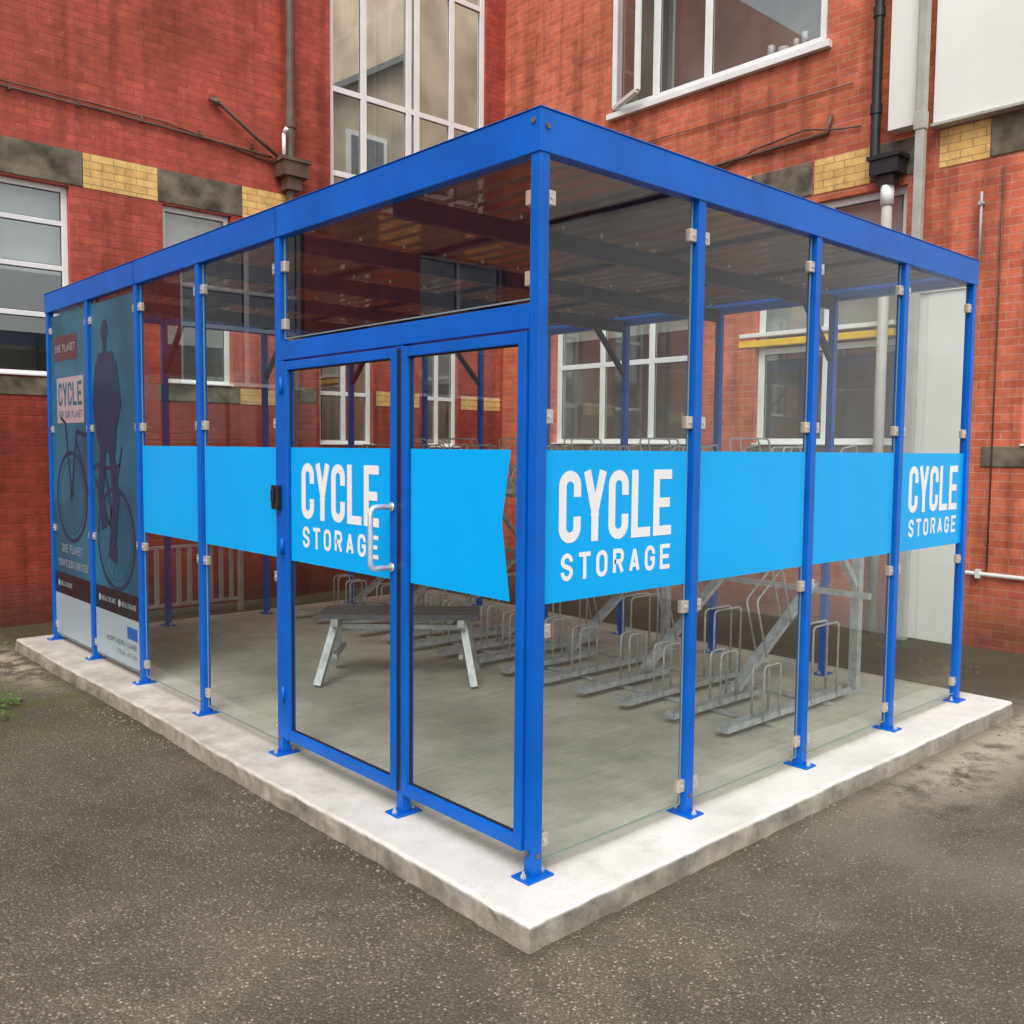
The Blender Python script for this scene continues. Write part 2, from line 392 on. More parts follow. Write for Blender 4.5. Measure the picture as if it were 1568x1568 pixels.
BZ0,BZ1=1.075,1.672
bd=MB()
o=.004
def bandx(y0,y1,c=G): bd.quad((c-o,y0,BZ0),(c-o,y1,BZ0),(c-o,y1,BZ1),(c-o,y0,BZ1))
for k in (2,3): bandx(k+.048,k+.952)
bandx(.948,1.877,.012)
c=.012-o
bd.poly([(c,.815,BZ0),(c,.815,BZ1),(c,.155,BZ1),(c,.205,1.385),(c,.155,BZ0)])
for k in range(4): bd.quad((k+(.048 if k else .068),G-o,BZ0),(k+.952,G-o,BZ0),(k+.952,G-o,BZ1),(k+(.048 if k else .068),G-o,BZ1))
bd.obj('vinyl_band',M['cyan'],S)

def arc(cx,cy,r,a0,a1,n=7): return [(cx+r*math.cos(math.radians(a0+(a1-a0)*i/n)),cy+r*math.sin(math.radians(a0+(a1-a0)*i/n))) for i in range(n+1)]
def glyph(ch,w,h):
    R=w*.5
    if ch=='C': return [[(w,h*.66)]+arc(w-R,h-R,R,0,180,12)+arc(R,R,R,180,360,12)+[(w,h*.34)]]
    if ch=='G': return [[(w,h*.68)]+arc(w-R,h-R,R,0,180,12)+arc(R,R,R,180,360,12)+[(w,h*.46),(w*.55,h*.46)]]
    if ch=='O': return [arc(w-R,h-R,R,0,180,12)+arc(R,R,R,180,360,12)+[(w,h-R)]]
    if ch=='Y': return [[(0,h),(w/2,h*.40)],[(w,h),(w/2,h*.40)],[(w/2,h*.42),(w/2,0)]]
    if ch=='L': return [[(0,h),(0,0),(w,0)]]
    if ch=='E': return [[(w,h),(0,h),(0,0),(w,0)],[(0,h*.5),(w*.85,h*.5)]]
    if ch=='F': return [[(w,h),(0,h),(0,0)],[(0,h*.5),(w*.85,h*.5)]]
    if ch=='T': return [[(0,h),(w,h)],[(w/2,h),(w/2,0)]]
    if ch=='S': return [[(w,h*.72)]+arc(w-R,h-R,R,0,180,12)+[(0,h*.68),(w*.15,h*.58),(w*.85,h*.42),(w,h*.32)]+arc(w-R,R,R,0,-180,12)+[(0,h*.28)]]
    if ch=='R': return [[(0,0),(0,h)]+arc(w-R*.8,h-R*.8,R*.8,90,0,6)+arc(w-R*.8,h*.5+R*.8,R*.8,0,-90,6)+[(0,h*.5)],[(w*.55,h*.5),(w,0)]]
    if ch=='P': return [[(0,0),(0,h)]+arc(w-R*.8,h-R*.8,R*.8,90,0,6)+arc(w-R*.8,h*.5+R*.8,R*.8,0,-90,6)+[(0,h*.5)]]
    if ch=='A': return [[(0,0),(w*.5,h)],[(w,0),(w*.5,h)],[(w*.2,h*.27),(w*.8,h*.27)]]
    if ch=='N': return [[(0,0),(0,h),(w,0),(w,h)]]
    if ch=='U': return [[(0,h),(0,R)]+arc(R,R,R,180,360,10)[1:]+[(w,h)]]
    if ch=='I': return [[(w/2,0),(w/2,h)]]
    if ch=='H': return [[(0,0),(0,h)],[(w,0),(w,h)],[(0,h/2),(w,h/2)]]
    return []
def stroke(mb,pts,T,mapf,d,cap=True):
    P=[Vector((a,b_)) for a,b_ in pts]
    Q=[P[0]]
    for q in P[1:]:
        if (q-Q[-1]).length>1e-5: Q.append(q)
    P=Q; n=len(P)
    closed=(P[0]-P[-1]).length<1e-4
    if cap and not closed:
        P[0]=P[0]-(P[1]-P[0]).normalized()*T/2; P[-1]=P[-1]+(P[-1]-P[-2]).normalized()*T/2
    L=[];Rr=[]
    for i in range(n):
        if i==0: d0=d1=(P[1]-P[0]).normalized()
        elif i==n-1: d0=d1=(P[-1]-P[-2]).normalized()
        else: d0=(P[i]-P[i-1]).normalized(); d1=(P[i+1]-P[i]).normalized()
        if closed and i in(0,n-1): d0=(P[-1]-P[-2]).normalized(); d1=(P[1]-P[0]).normalized()
        n0=Vector((-d0.y,d0.x)); n1=Vector((-d1.y,d1.x)); m_=(n0+n1)
        m_.normalize(); k=min(1/max(m_.dot(n0),.3),2.2)
        L.append(P[i]+m_*T/2*k); Rr.append(P[i]-m_*T/2*k)
    for i in range(n-1):
        mb.quad(mapf(L[i],d),mapf(L[i+1],d),mapf(Rr[i+1],d),mapf(Rr[i],d))
def text(mb,s,u0,u1,v0,v1,T,gap,mapf,d0=0):
    n=len(s); d=d0
    ws=[.5 if ch==' ' else 1 for ch in s]; w=(u1-u0-gap*(n-1))/sum(ws); u=u0
    for ch,wf in zip(s,ws):
        for k,st in enumerate(glyph(ch,w*wf-T,(v1-v0)-T)):
            stroke(mb,[(u+T/2+a,v0+T/2+b_) for a,b_ in st],T,mapf,d+k*.0003, cap=(ch in 'LETFYNPIHU' ))
        u+=w*wf+gap
def mapx(c): return lambda p,d: (c-d,-p[0],p[1])
def mapy(c): return lambda p,d: (p[0],c-d,p[1])
tx=MB()
mf=mapy(G-o-.0015)
for ox in (0,3.02):
    text(tx,'CYCLE',.14+ox,.845+ox,1.305,1.592,.042,.020,mf); text(tx,'STORAGE',.155+ox,.84+ox,1.155,1.265,.019,.034,mf)
mf=mapx(.012-o-.0015)
text(tx,'CYCLE',-1.765,-1.06,1.305,1.592,.042,.020,mf); text(tx,'STORAGE',-1.755,-1.065,1.155,1.265,.019,.034,mf)
tx.obj('cycle_storage_lettering',M['white'],S)

Pst=empty('advertising_poster')
pm=simple('poster_teal',(.022,.125,.195),.3,0,.35,1.3,spec=.3)
pnav=simple('poster_navy',(.012,.040,.085),.3,0,.05,2)
pmid=simple('poster_mid',(.020,.080,.14),.3,0,.05,2)
ppink=simple('poster_pink',(.46,.36,.39),.3,0,.03,2)
pwh=simple('poster_white',(.34,.42,.46),.3,0,.03,2)
pred=simple('poster_red',(.12,.03,.035),.3,0,.05,2)
pb=MB()
for a in (4.048,5.048): pb.quad((.020,a,GZ0+.01),(.020,a+.904,GZ0+.01),(.020,a+.904,GZ1-.03),(.020,a,GZ1-.03))
pb.obj('sheet',pm,Pst)
mk={}
def PM(k): return mk.setdefault(k,MB())
def ring(mb,cu,cv,r,T,mapf,d):
    stroke(mb,[(cu+r*math.cos(2*math.pi*i/40),cv+r*math.sin(2*math.pi*i/40)) for i in range(41)],T,mapf,d)
def disk(mb,cu,cv,r,mapf,d,sx=1): mb.poly([mapf((cu+sx*r*math.cos(2*math.pi*i/24),cv+r*math.sin(2*math.pi*i/24)),d) for i in range(24)])
mf=mapx(.0185)
ring(PM('navy'),-5.48,1.25,.36,.03,mf,0); ring(PM('mid'),-5.48,1.25,.30,.01,mf,0)
ring(PM('navy'),-4.50,.98,.37,.035,mf,0); ring(PM('mid'),-4.50,.98,.31,.012,mf,0)
for a in range(0,180,20):
    t=math.radians(a)
    for (u,v,r) in((-5.48,1.25,.35),(-4.50,.98,.36)):
        stroke(PM('mid'),[(u-r*math.cos(t),v-r*math.sin(t)),(u+r*math.cos(t),v+r*math.sin(t))],.004,mf,.0002,False)
for st in ([(-5.48,1.25),(-5.33,1.78),(-5.10,1.75)],[(-5.33,1.70),(-5.08,1.30)],[(-5.48,1.25),(-5.60,1.85),(-5.72,1.9)],[(-4.50,.98),(-4.72,1.55),(-4.95,1.5)],[(-4.72,1.5),(-4.40,1.52),(-4.62,1.08)],[(-4.40,1.52),(-4.34,1.66)],[(-4.92,1.42),(-4.62,1.08),(-4.50,.98)]):
    stroke(PM('navy'),st,.03,mf,.0006,False)
disk(PM('navy'),-4.66,2.52,.085,mf,.0009,.85); stroke(PM('navy'),[(-4.66,2.46),(-4.66,2.36)],.07,mf,.0012,False)
PM('navy').poly([mf(p,.001) for p in [(-4.50,2.36),(-4.44,2.25),(-4.42,1.95),(-4.46,1.62),(-4.80,1.62),(-4.84,1.95),(-4.85,2.25),(-4.80,2.36)]])
stroke(PM('navy'),[(-4.47,2.28),(-4.38,1.98),(-4.52,1.72)],.085,mf,.0014,False)
stroke(PM('navy'),[(-4.83,2.28),(-4.90,1.98),(-4.80,1.70)],.085,mf,.0014,False)
stroke(PM('navy'),[(-4.56,1.66),(-4.47,1.28),(-4.58,.88),(-4.48,.86)],.12,mf,.0016,False)
stroke(PM('navy'),[(-4.72,1.66),(-4.80,1.30),(-4.72,1.05)],.12,mf,.0018,False)
PM('red').quad(mf((-5.86,2.56),0),mf((-5.28,2.56),0),mf((-5.28,2.36),0),mf((-5.86,2.36),0))
text(PM('white'),'ONE PLANET',-5.82,-5.33,2.43,2.49,.008,.015,mf,.0004)
PM('pink').quad(mf((-5.80,2.22),0),mf((-5.14,2.22),0),mf((-5.14,1.85),0),mf((-5.80,1.85),0))
text(PM('teal'),'CYCLE',-5.76,-5.18,1.99,2.18,.03,.016,mf,.0004); text(PM('teal'),'FOR OUR PLANET',-5.76,-5.18,1.89,1.95,.010,.012,mf,.0004)
text(PM('white'),'ONE PLANET',-5.75,-5.25,.78,.85,.009,.018,mf,.0004); text(PM('white'),'COUNTLESS CHOICES',-5.85,-5.12,.66,.72,.008,.012,mf,.0004)
for a in (-5.952,-4.952):
    PM('black').quad(mf((a,.60),.0002),mf((a+.904,.60),.0002),mf((a+.904,.42),.0002),mf((a,.42),.0002))
    PM('whiteb').quad(mf((a,.42),.0003),mf((a+.904,.42),.0003),mf((a+.904,.07),.0003),mf((a,.07),.0003))
for i,(u,v) in enumerate(((-5.85,.51),(-4.86,.51),(-4.45,.51))):
    disk(PM('white'),u,v,.028,mf,.0006); text(PM('white'),'HEALTHCARE',u+.05,u+.33,v-.02,v+.02,.006,.01,mf,.0006)
PM('bluebox').quad(mf((-4.30,.36),.0008),mf((-4.10,.36),.0008),mf((-4.10,.27),.0008),mf((-4.30,.27),.0008))
text(PM('black'),'NORTHERN CARE',-4.72,-4.12,.20,.24,.006,.01,mf,.0008); text(PM('black'),'FOUNDATION',-4.50,-4.12,.13,.165,.005,.008,mf,.0008)
mats={'navy':pnav,'mid':pmid,'red':pred,'pink':ppink,'white':pwh,'teal':pm,'black':M['black'],'whiteb':pwh,'bluebox':simple('poster_blue',(.01,.1,.4))}
for k,mb in mk.items(): mb.obj('print_'+k,mats[k],Pst)

# ------------------------------------------------------------ two tier bike rack
Rk=empty('bike_rack')
rk=MB(); wires=MB()
def U3(a,b_,h,rr=.03,skew=0):
    a=Vector(a);b_=Vector(b_);d=(b_-a).normalized(); up=Vector((skew,0,1)).normalized()*h
    ta=a+up; tb=b_+up
    un=up.normalized()
    return [a,ta-un*rr,ta-un*rr*.3+d*rr*.3,ta+d*rr,tb-d*rr,tb-un*rr*.3-d*rr*.3,tb-un*rr,b_]
def channel(p,q,w=.075,h=.035,t=.005):
    p=Vector(p);q=Vector(q)
    d=(q-p).normalized(); s_=Vector((0,1,0)); u=s_.cross(d)*-1
    if u.z<0:u=-u
    rk.beam(p,q,w,t,u)
    for sg in(-1,1): rk.beam(p+s_*sg*(w/2)+u*h/2,q+s_*sg*(w/2)+u*h/2,t,h,u)
i=0; y=.56
while y<5.75:
    hi=i%2
    channel((2.06,y,.04),(3.5 if not hi else 3.0,y,.04))
    if hi: channel((2.75,y,.09),(3.72,y,.72),.07)
    for sg in(-1,1):
        yy=y+sg*.04
        wires.tube(U3((2.42+.1*hi,yy,.05),(2.60+.1*hi,yy,.05),.33),.0075,6)
        if hi: wires.tube(U3((3.05,yy,.28),(3.35,yy,.48),.42,skew=-.35),.0075,6)
        else: wires.tube(U3((2.98,yy,.05),(3.30,yy,.05),.50),.0075,6)
    if y<5.5:
        channel((2.25,y+.05,1.32),(3.78,y+.05,1.36),.08)
        for sg in(-1,1):
            wires.tube(U3((2.72+.12*hi,y+.05+sg*.04,1.36),(3.06+.12*hi,y+.05+sg*.04,1.36),.35+.06*hi,skew=-.25),.0065,6)
        wires.tube([(3.1,y+.05,1.40),(3.45,y+.05,1.70),(3.62,y+.05,1.72),(3.74,y+.05,1.40)],.0065,6)
        wires.tube([(2.25,y+.05,1.36),(2.15,y+.05,1.44),(2.2,y+.05,1.55)],.01,6)
    y+=.3805; i+=1
for x in (2.5,3.2): rk.box((x-.02,.5,.005),(x+.02,5.8,.022))
rk.box((3.18,.5,1.24),(3.26,5.7,1.31)); rk.box((3.72,.5,1.25),(3.80,5.7,1.32)); rk.box((3.66,.5,.66),(3.70,5.7,.70))
for y in (.62,2.3,4.0,5.65):
    rk.box((3.70,y-.03,.0),(3.76,y+.03,1.25)); rk.beam((3.70,y,.75),(3.22,y,1.24),.04,.04); rk.box((3.0,y-.04,0),(3.85,y+.04,.008))
rk.obj('channels',M['galv'],Rk); wires.obj('wheel_hoops',M['galv'],Rk,smooth=True)

Bn=empty('metal_bench')
bn=MB(); A=Vector((1.02,3.10,0)); B=Vector((1.68,2.50,0)); dr=(B-A).normalized(); sd=Vector((-dr.y,dr.x,0))
top=MB(); BT=.46
for k,off_ in enumerate((-.13,0,.13)):
    top.beam(A+sd*(off_+.2)+Vector((0,0,BT+.02))-dr*.12,B+sd*(off_+.2)+Vector((0,0,BT+.02))+dr*.12,.11,.035)
for e in(A,B):
    m_=e+sd*.2
    for sg in(-1,1):
        bn.beam(m_+sd*sg*.08+Vector((0,0,BT)),m_+sd*sg*.30+dr*(-.10 if e is A else .10)+Vector((0,0,.01)),.07,.05,dr)
    bn.beam(m_-sd*.22+Vector((0,0,BT-.02)),m_+sd*.22+Vector((0,0,BT-.02)),.05,.05)
    bn.beam(m_-sd*.2+Vector((0,0,.2)),m_+sd*.2+Vector((0,0,.2)),.03,.03)
bn.beam(A+sd*.2+Vector((0,0,BT-.08)),B+sd*.2+Vector((0,0,BT-.08)),.035,.035)
bn.obj('legs',M['galv'],Bn); top.obj('top_rails',M['galv2'],Bn)

RL=empty('metal_railing')
rl=MB()
ry=6.85
for zz in (.62,.02): rl.box((.75,ry-.015,zz),(2.15,ry+.015,zz+.03))
xx=.78
while xx<2.15: rl.box((xx-.022,ry-.01,.05),(xx+.022,ry+.01,.62)); xx+=.115
for xx in (.75,2.15): rl.box((xx-.025,ry-.025,-.1),(xx+.025,ry+.025,.7))
rl.obj('bars',M['greypipe'],RL)

# ------------------------------------------------------------ buildings
YW,XW=7.37,6.40
def P3(axis,c,u,d,z): return (u,c+d,z) if axis=='y' else (c+d,u,z)
def wall(mb,axis,c,u0,u1,z0,z1,ops,dep=.14):
    us=sorted({u0,u1,*[o_[0] for o_ in ops],*[o_[1] for o_ in ops]}); zs=sorted({z0,z1,*[o_[2] for o_ in ops],*[o_[3] for o_ in ops]})
    us=[u for u in us if u0<=u<=u1]
    for a,b_ in zip(us[:-1],us[1:]):
        for p_,q in zip(zs[:-1],zs[1:]):
            um,zm=(a+b_)/2,(p_+q)/2
            if any(o_[0]<um<o_[1] and o_[2]<zm<o_[3] for o_ in ops): continue
            mb.quad(P3(axis,c,a,0,p_),P3(axis,c,b_,0,p_),P3(axis,c,b_,0,q),P3(axis,c,a,0,q))
    for (a,b_,p_,q) in ops:
        mb.quad(P3(axis,c,a,0,p_),P3(axis,c,a,dep,p_),P3(axis,c,a,dep,q),P3(axis,c,a,0,q))
        mb.quad(P3(axis,c,b_,0,p_),P3(axis,c,b_,dep,p_),P3(axis,c,b_,dep,q),P3(axis,c,b_,0,q))
        mb.quad(P3(axis,c,a,0,p_),P3(axis,c,b_,0,p_),P3(axis,c,b_,dep,p_),P3(axis,c,a,dep,p_))
        mb.quad(P3(axis,c,a,0,q),P3(axis,c,b_,0,q),P3(axis,c,b_,dep,q),P3(axis,c,a,dep,q))
def window(parent,axis,c,op,mull=(),trans=(),sb=.075,w=.055,blind=0,sill=True,room=True,gm='wglass'):
    u0,u1,z0,z1=op; f=MB()
    def bx(a,b_,p_,q,d0,d1): f.box(P3(axis,c,a,d0,p_),P3(axis,c,b_,d1,q))
    bx(u0,u0+w,z0,z1,sb,sb+.06); bx(u1-w,u1,z0,z1,sb,sb+.06); bx(u0+w,u1-w,z0,z0+w,sb,sb+.06); bx(u0+w,u1-w,z1-w,z1,sb,sb+.06)
    for m_ in mull: bx(m_-w*.55,m_+w*.55,z0+w,z1-w,sb+.002,sb+.058)
    cuts=[u0+w]+[x_ for m_ in sorted(mull) for x_ in (m_-w*.55,m_+w*.55)]+[u1-w]
    for t in trans:
        for a,b_ in zip(cuts[::2],cuts[1::2]): bx(a,b_,t-w*.45,t+w*.45,sb+.004,sb+.056)
    if sill: bx(u0,u1,z0-.0,z0+.018,-.03,sb)
    f.obj('window_frame',M['pvc'],parent,.004)
    gk=MB(); d0=sb+.024
    for a,b_ in zip(cuts[::2],cuts[1::2]):
        zz=[z0+w]+[x_ for t in sorted(trans) for x_ in (t-w*.45,t+w*.45)]+[z1-w]
        for p_,q_ in zip(zz[::2],zz[1::2]):
            for (aa,bb,pp_,qq) in ((a,a+.008,p_,q_),(b_-.008,b_,p_,q_),(a+.008,b_-.008,p_,p_+.008),(a+.008,b_-.008,q_-.008,q_)): gk.box(P3(axis,c,aa,d0,pp_),P3(axis,c,bb,d0+.004,qq))
    gk.obj('window_gasket',M['black'],parent)
    gg=MB(); d=sb+.03; gg.quad(P3(axis,c,u0,d,z0),P3(axis,c,u1,d,z0),P3(axis,c,u1,d,z1),P3(axis,c,u0,d,z1)); gg.obj('window_pane',M[gm],parent)
    if room:
        r=MB(); d0=.15; d1=1.3; e=.02
        q=lambda a,b_,c_,d_: r.quad(a,b_,c_,d_)
        a,b_,p_,z_=u0-e,u1+e,z0-e,z1+e
        q(P3(axis,c,a,d1,p_),P3(axis,c,b_,d1,p_),P3(axis,c,b_,d1,z_),P3(axis,c,a,d1,z_))
        q(P3(axis,c,a,d0,p_),P3(axis,c,a,d1,p_),P3(axis,c,a,d1,z_),P3(axis,c,a,d0,z_)); q(P3(axis,c,b_,d0,p_),P3(axis,c,b_,d1,p_),P3(axis,c,b_,d1,z_),P3(axis,c,b_,d0,z_))
        q(P3(axis,c,a,d0,p_),P3(axis,c,b_,d0,p_),P3(axis,c,b_,d1,p_),P3(axis,c,a,d1,p_)); q(P3(axis,c,a,d0,z_),P3(axis,c,b_,d0,z_),P3(axis,c,b_,d1,z_),P3(axis,c,a,d1,z_))
        r.obj('room',M['room'],parent)
    if blind:
        bl=MB(); d=sb+.16; bl.quad(P3(axis,c,u0,d,z1-(z1-z0)*blind),P3(axis,c,u1,d,z1-(z1-z0)*blind),P3(axis,c,u1,d,z1),P3(axis,c,u0,d,z1)); bl.obj('blind',M['blind'],parent)
BL=empty('brick_building')
wl=MB()
opsL=[(-3.2,-1.7,2.34,4.22),(-.85,.64,2.34,4.22),(1.57,2.34,2.34,4.22),(3.45,4.22,1.70,4.22),(4.98,5.60,1.68,4.22),(3.61,6.06,4.62,8.6),(-6.4,-4.9,2.34,4.22)]
wall(wl,'y',YW,-14,XW,-.15,9.6,opsL)
wl.quad((-14,YW,-.15),(-14,YW+8,-.15),(-14,YW+8,9.6),(-14,YW,9.6)); wl.quad((-14,YW,9.6),(3.3,YW,9.6),(3.3,YW+8,9.6),(-14,YW+8,9.6)); wl.quad((3.3,YW+.01,4.3),(3.3,YW+8,4.3),(3.3,YW+8,9.6),(3.3,YW+.01,9.6))
wl.obj('walls',M['brickL'],BL)
window(BL,'y',YW,opsL[1],(-.12,),(3.42,3.86,2.95),blind=.45)
window(BL,'y',YW,opsL[0],(-2.5,),(3.42,3.0)); window(BL,'y',YW,opsL[6],(-5.6,),(3.42,3.0))
window(BL,'y',YW,opsL[2],(),(3.42,3.0),blind=.5)
window(BL,'y',YW,opsL[3],(3.83,),(2.33,3.4),blind=.3); window(BL,'y',YW,opsL[4],(5.28,),(2.33,3.4),blind=.3)
window(BL,'y',YW,opsL[5],(4.12,4.80,4.93,5.5),(4.98,5.97,7.6),sb=.05,w=.075,sill=False,room=False,gm='sglass')
fw=MB(); fw.quad((3.3,YW+.01,4.3),(6.9,YW+.01,4.3),(6.9,YW+8,4.3),(3.3,YW+8,4.3)); fw.obj('stair_floor',M['room'],BL)
WG=empty('rendered_building')
fy=YW+3.6
wg=MB()
prof_=[(3.35,4.3),(3.35,5.9),(5.73,7.40),(7.25,8.35),(7.30,14),(13,14),(13,4.3)]
wg.poly([(a,fy,b_) for a,b_ in prof_]); wg.quad((7.3,fy,8.35),(7.3,fy+6,8.35),(7.3,fy+6,14),(7.3,fy,14)); wg.obj('walls',simple('tan_render',(.50,.42,.30),.8,0,.3,1.2),WG)
wg=MB(); wg.beam((3.35,fy-.05,5.93),(7.28,fy-.05,8.38),.2,.09); wg.obj('roof_edge',simple('slate_edge',(.22,.22,.22),.7),WG)
wg=MB(); wg2=MB()
for (a,b_,p_,q_) in ((5.0,5.7,4.9,6.2),(6.1,6.9,4.9,6.9),(7.7,8.5,4.9,6.9)):
    wg.box((a,fy-.04,p_),(b_,fy-.005,q_)); wg2.box((a+.08,fy-.05,p_+.08),(b_-.08,fy-.041,q_-.08))
wg.obj('window_frames',M['pvc'],WG); wg2.obj('window_panes',simple('grey_pane',(.20,.22,.23),.15),WG)
st=MB(); ye=MB()
def band(axis,c,z0,z1,segs):
    for a,b_,k in segs:
        (st if k=='s' else ye).box(P3(axis,c,a+.003,-.012 if k=='s' else -.006,z0),P3(axis,c,b_-.003,.10,z1))
segU=[(-3.5,-1.45,'s'),(-1.45,-.9,'y'),(-.9,.77,'s'),(.77,1.52,'y'),(1.52,2.47,'s'),(2.47,3.22,'y'),(3.22,4.3,'s'),(4.3,4.95,'y'),(4.95,5.7,'s'),(5.7,6.35,'y')]
band('y',YW,4.235,4.575,segU)
band('y',YW,2.15,2.325,[(-3.5,-1.45,'s'),(-1.45,-.9,'s'),(-.9,.72,'s'),(1.5,2.42,'s'),(2.42,2.95,'y')])
band('y',YW,2.20,2.38,[(4.26,4.94,'y'),(5.64,6.35,'y'),(2.96,3.41,'s')])
BR=empty('brick_building')
wr=MB()
opsR=[(4.05,6.35,1.74,4.22),(1.62,3.25,1.74,4.22),(-.25,.52,1.74,4.22),(2.51,5.35,5.79,8.7)]
wall(wr,'x',XW,-9,YW+.02,-.15,9.6,opsR)
wr.quad((XW,-9,-.15),(XW+9,-9,-.15),(XW+9,-9,9.6),(XW,-9,9.6)); wr.quad((XW,-9,9.6),(XW,YW,9.6),(XW+9,YW,9.6),(XW+9,-9,9.6)); wr.quad((XW+9,-9,-.15),(XW+9,YW,-.15),(XW+9,YW,9.6),(XW+9,-9,9.6))
wr.obj('walls',M['brickR'],BR)
window(BR,'x',XW,opsR[0],(4.75,5.55),(2.75,3.4),w=.07,blind=.45); window(BR,'x',XW,opsR[1],(2.45,),(2.75,3.4),w=.07,blind=.5)
window(BR,'x',XW,opsR[2],(),(2.75,),w=.07,blind=.5)
window(BR,'x',XW,opsR[3],(3.98,4.72),(),w=.085,sb=.02)
ex=MB(); ex.box((XW-.07,2.45,5.72),(XW+.02,5.42,5.79)); ex.obj('window_sill',M['pvc'],BR,.004)
ys=MB(); ys.box((XW-.015,1.70,2.80),(XW+.07,3.45,2.87)); ys.obj('yellow_reflection_strip',simple('yellow_reflection_tone',(.85,.55,.03),.5),BR,.004)  # added strip, its yellow imitates a light line reflected across the window
ws_=MB(); ws_.box((XW-.012,1.70,2.905),(XW+.07,3.45,2.95)); ws_.obj('white_reflection_strip',M['pvc'],BR,.004)  # added white strip for the paler line of the same reflection
sd2=MB(); sd2.box((XW-.05,.97,-.1),(XW-.002,1.36,3.16)); sd2.box((XW-.05,1.475,-.1),(XW-.002,1.64,3.16)); sd2.box((XW-.07,.95,3.161),(XW-.002,1.66,3.22)); sd2.box((XW-.045,1.361,-.1),(XW-.003,1.474,3.16)); sd2.obj('pale_reflection_panel',M['cream'],BR,.004)  # added pale boards imitating the bright reflection in the end bay's glass
sm=MB()
for (y,h,r) in((3.25,.14,.04),(3.1,.08,.06),(2.95,.12,.03),(2.85,.16,.035)): sm.tube([(XW+.16,y,5.88),(XW+.16,y,5.88+h*.6),(XW+.16,y,5.88+h)],r,10)
sm.obj('sill_ornaments',M['pvc'],BR,smooth=True)
oc=MB(); oc2=MB()
hx,hy=XW-.01,5.33
an=math.radians(24); dxo,dyo=-math.sin(an),-math.cos(an); Ww=.62
def oq(t,z): return Vector((hx+dxo*t,hy+dyo*t,z))
for a,b_ in((oq(0,5.86),oq(0,8.6)),(oq(Ww,5.86),oq(Ww,8.6)),(oq(0,5.86),oq(Ww,5.86))): oc.beam(a,b_,.06,.05,(0,0,1) if abs((b_-a).z)<.1 else (1,0,0))
oc.obj('open_casement',M['pvc'],BR,.004); oc2.quad(oq(0,5.88),oq(Ww,5.88),oq(Ww,8.6),oq(0,8.6)); oc2.obj('open_casement_pane',M['wglass'],BR)
band('x',XW,4.30,4.64,[(3.95,6.36,'s'),(3.35,3.95,'y'),(2.62,3.35,'s'),(2.0,2.60,'y'),(1.48,2.0,'s'),(.88,1.33,'y'),(.88-1.9,.88,'s')])
band('x',XW,1.55,1.735,[(4.0,6.36,'s'),(1.67,3.32,'s'),(-.28,.85,'s')])
st.obj('stone_bands',M['stone'],BL,.008); ye.obj('yellow_brick_bands',M['yellow'],BL)
cl=MB(); cl.box((XW-.10,-8.9,4.68),(XW-.002,1.36,9.6)); cl.box((XW-.16,1.50,4.70),(XW-.002,1.76,9.6)); cl.box((XW-.06,-8.9,-.1),(XW-.002,-.42,4.62)); cl.obj('cream_cladding',M['cream'],BR,.004)
cj=MB()
for y in(.1,-1.1,-2.3): cj.box((XW-.103,y-.006,4.69),(XW-.099,y+.006,9.5))
cj.box((XW-.13,-5.5,4.655),(XW-.002,1.37,4.679)); cj.obj('cladding_trim',M['greypipe'],BR)
pr=MB(); pr.tube([(XW-.12,1.90,9.6),(XW-.12,1.90,4.45)],.045,14)
for z in (8.2,7.0,5.8,4.9): pr.tube([(XW-.12,1.90,z),(XW-.12,1.90,z+.09)],.056,14)
pr.box((XW-.22,1.62,4.30),(XW-.03,1.90,4.44)); pr.box((XW-.24,1.60,4.44),(XW-.025,1.92,4.48)); pr.box((XW-.18,1.68,4.20),(XW-.06,1.84,4.30))
pr.obj('black_downpipe',M['black'],BR,smooth=False)
pr=MB(); pr.tube([(XW-.12,1.76,4.20),(XW-.12,1.76,4.02)],.062,14); pr.obj('pipe_socket',M['pvc'],BR,smooth=True)
pr=MB(); pr.tube([(XW-.12,1.76,4.02),(XW-.12,1.76,-.1)],.05,14); pr.obj('soil_pipe',M['greypipe'],BR,smooth=True)
pr=MB(); pr.box((XW-.24,1.38,-.1),(XW-.165,1.46,9.6)); pr.box((XW-.25,1.37,4.62),(XW-.163,1.475,4.78)); pr.obj('grey_downpipe',M['greypipe'],BR,.006)
pr=MB()
pr.tube([(XW-.03,7.3,4.78),(XW-.03,5.2,4.80),(XW-.03,3.9,4.84),(XW-.04,3.0,4.86),(XW-.03,2.45,4.88),(XW-.03,2.42,5.05)],.022,8)
pr.tube([(XW-.03,3.9,4.74),(XW-.04,3.3,4.90),(XW-.03,2.7,4.97),(XW-.03,2.4,4.9),(XW-.03,2.1,4.86)],.010,8); pr.tube([(XW-.02,6.3,5.35),(XW-.02,4.0,5.32),(XW-.02,2.2,5.30)],.006,6)
pr.tube([(XW-.02,.75,4.2),(XW-.02,.75,3.0),(XW-.02,.75,.6)],.007,6); pr.obj('wall_cable',M['brownpipe'],BR,smooth=True)
pr=MB(); pr.tube([(XW-.03,.93,.58),(XW-.03,-.4,.57)],.018,8)
for k in range(2): pr.box((XW-.05,.8-k*.9,.54),(XW-.002,.84-k*.9,.62))
pr.obj('white_pipe',M['pvc'],BR,smooth=False)
pr=MB(); pr.tube([(XW-.05,.92,4.0),(XW-.05,.92,3.35)],.012,8); pr.tube([(XW-.08,.92,3.9),(XW-.0,.92,3.9)],.02,8); pr.obj('vent_pipe',M['greypipe'],BR,smooth=True)
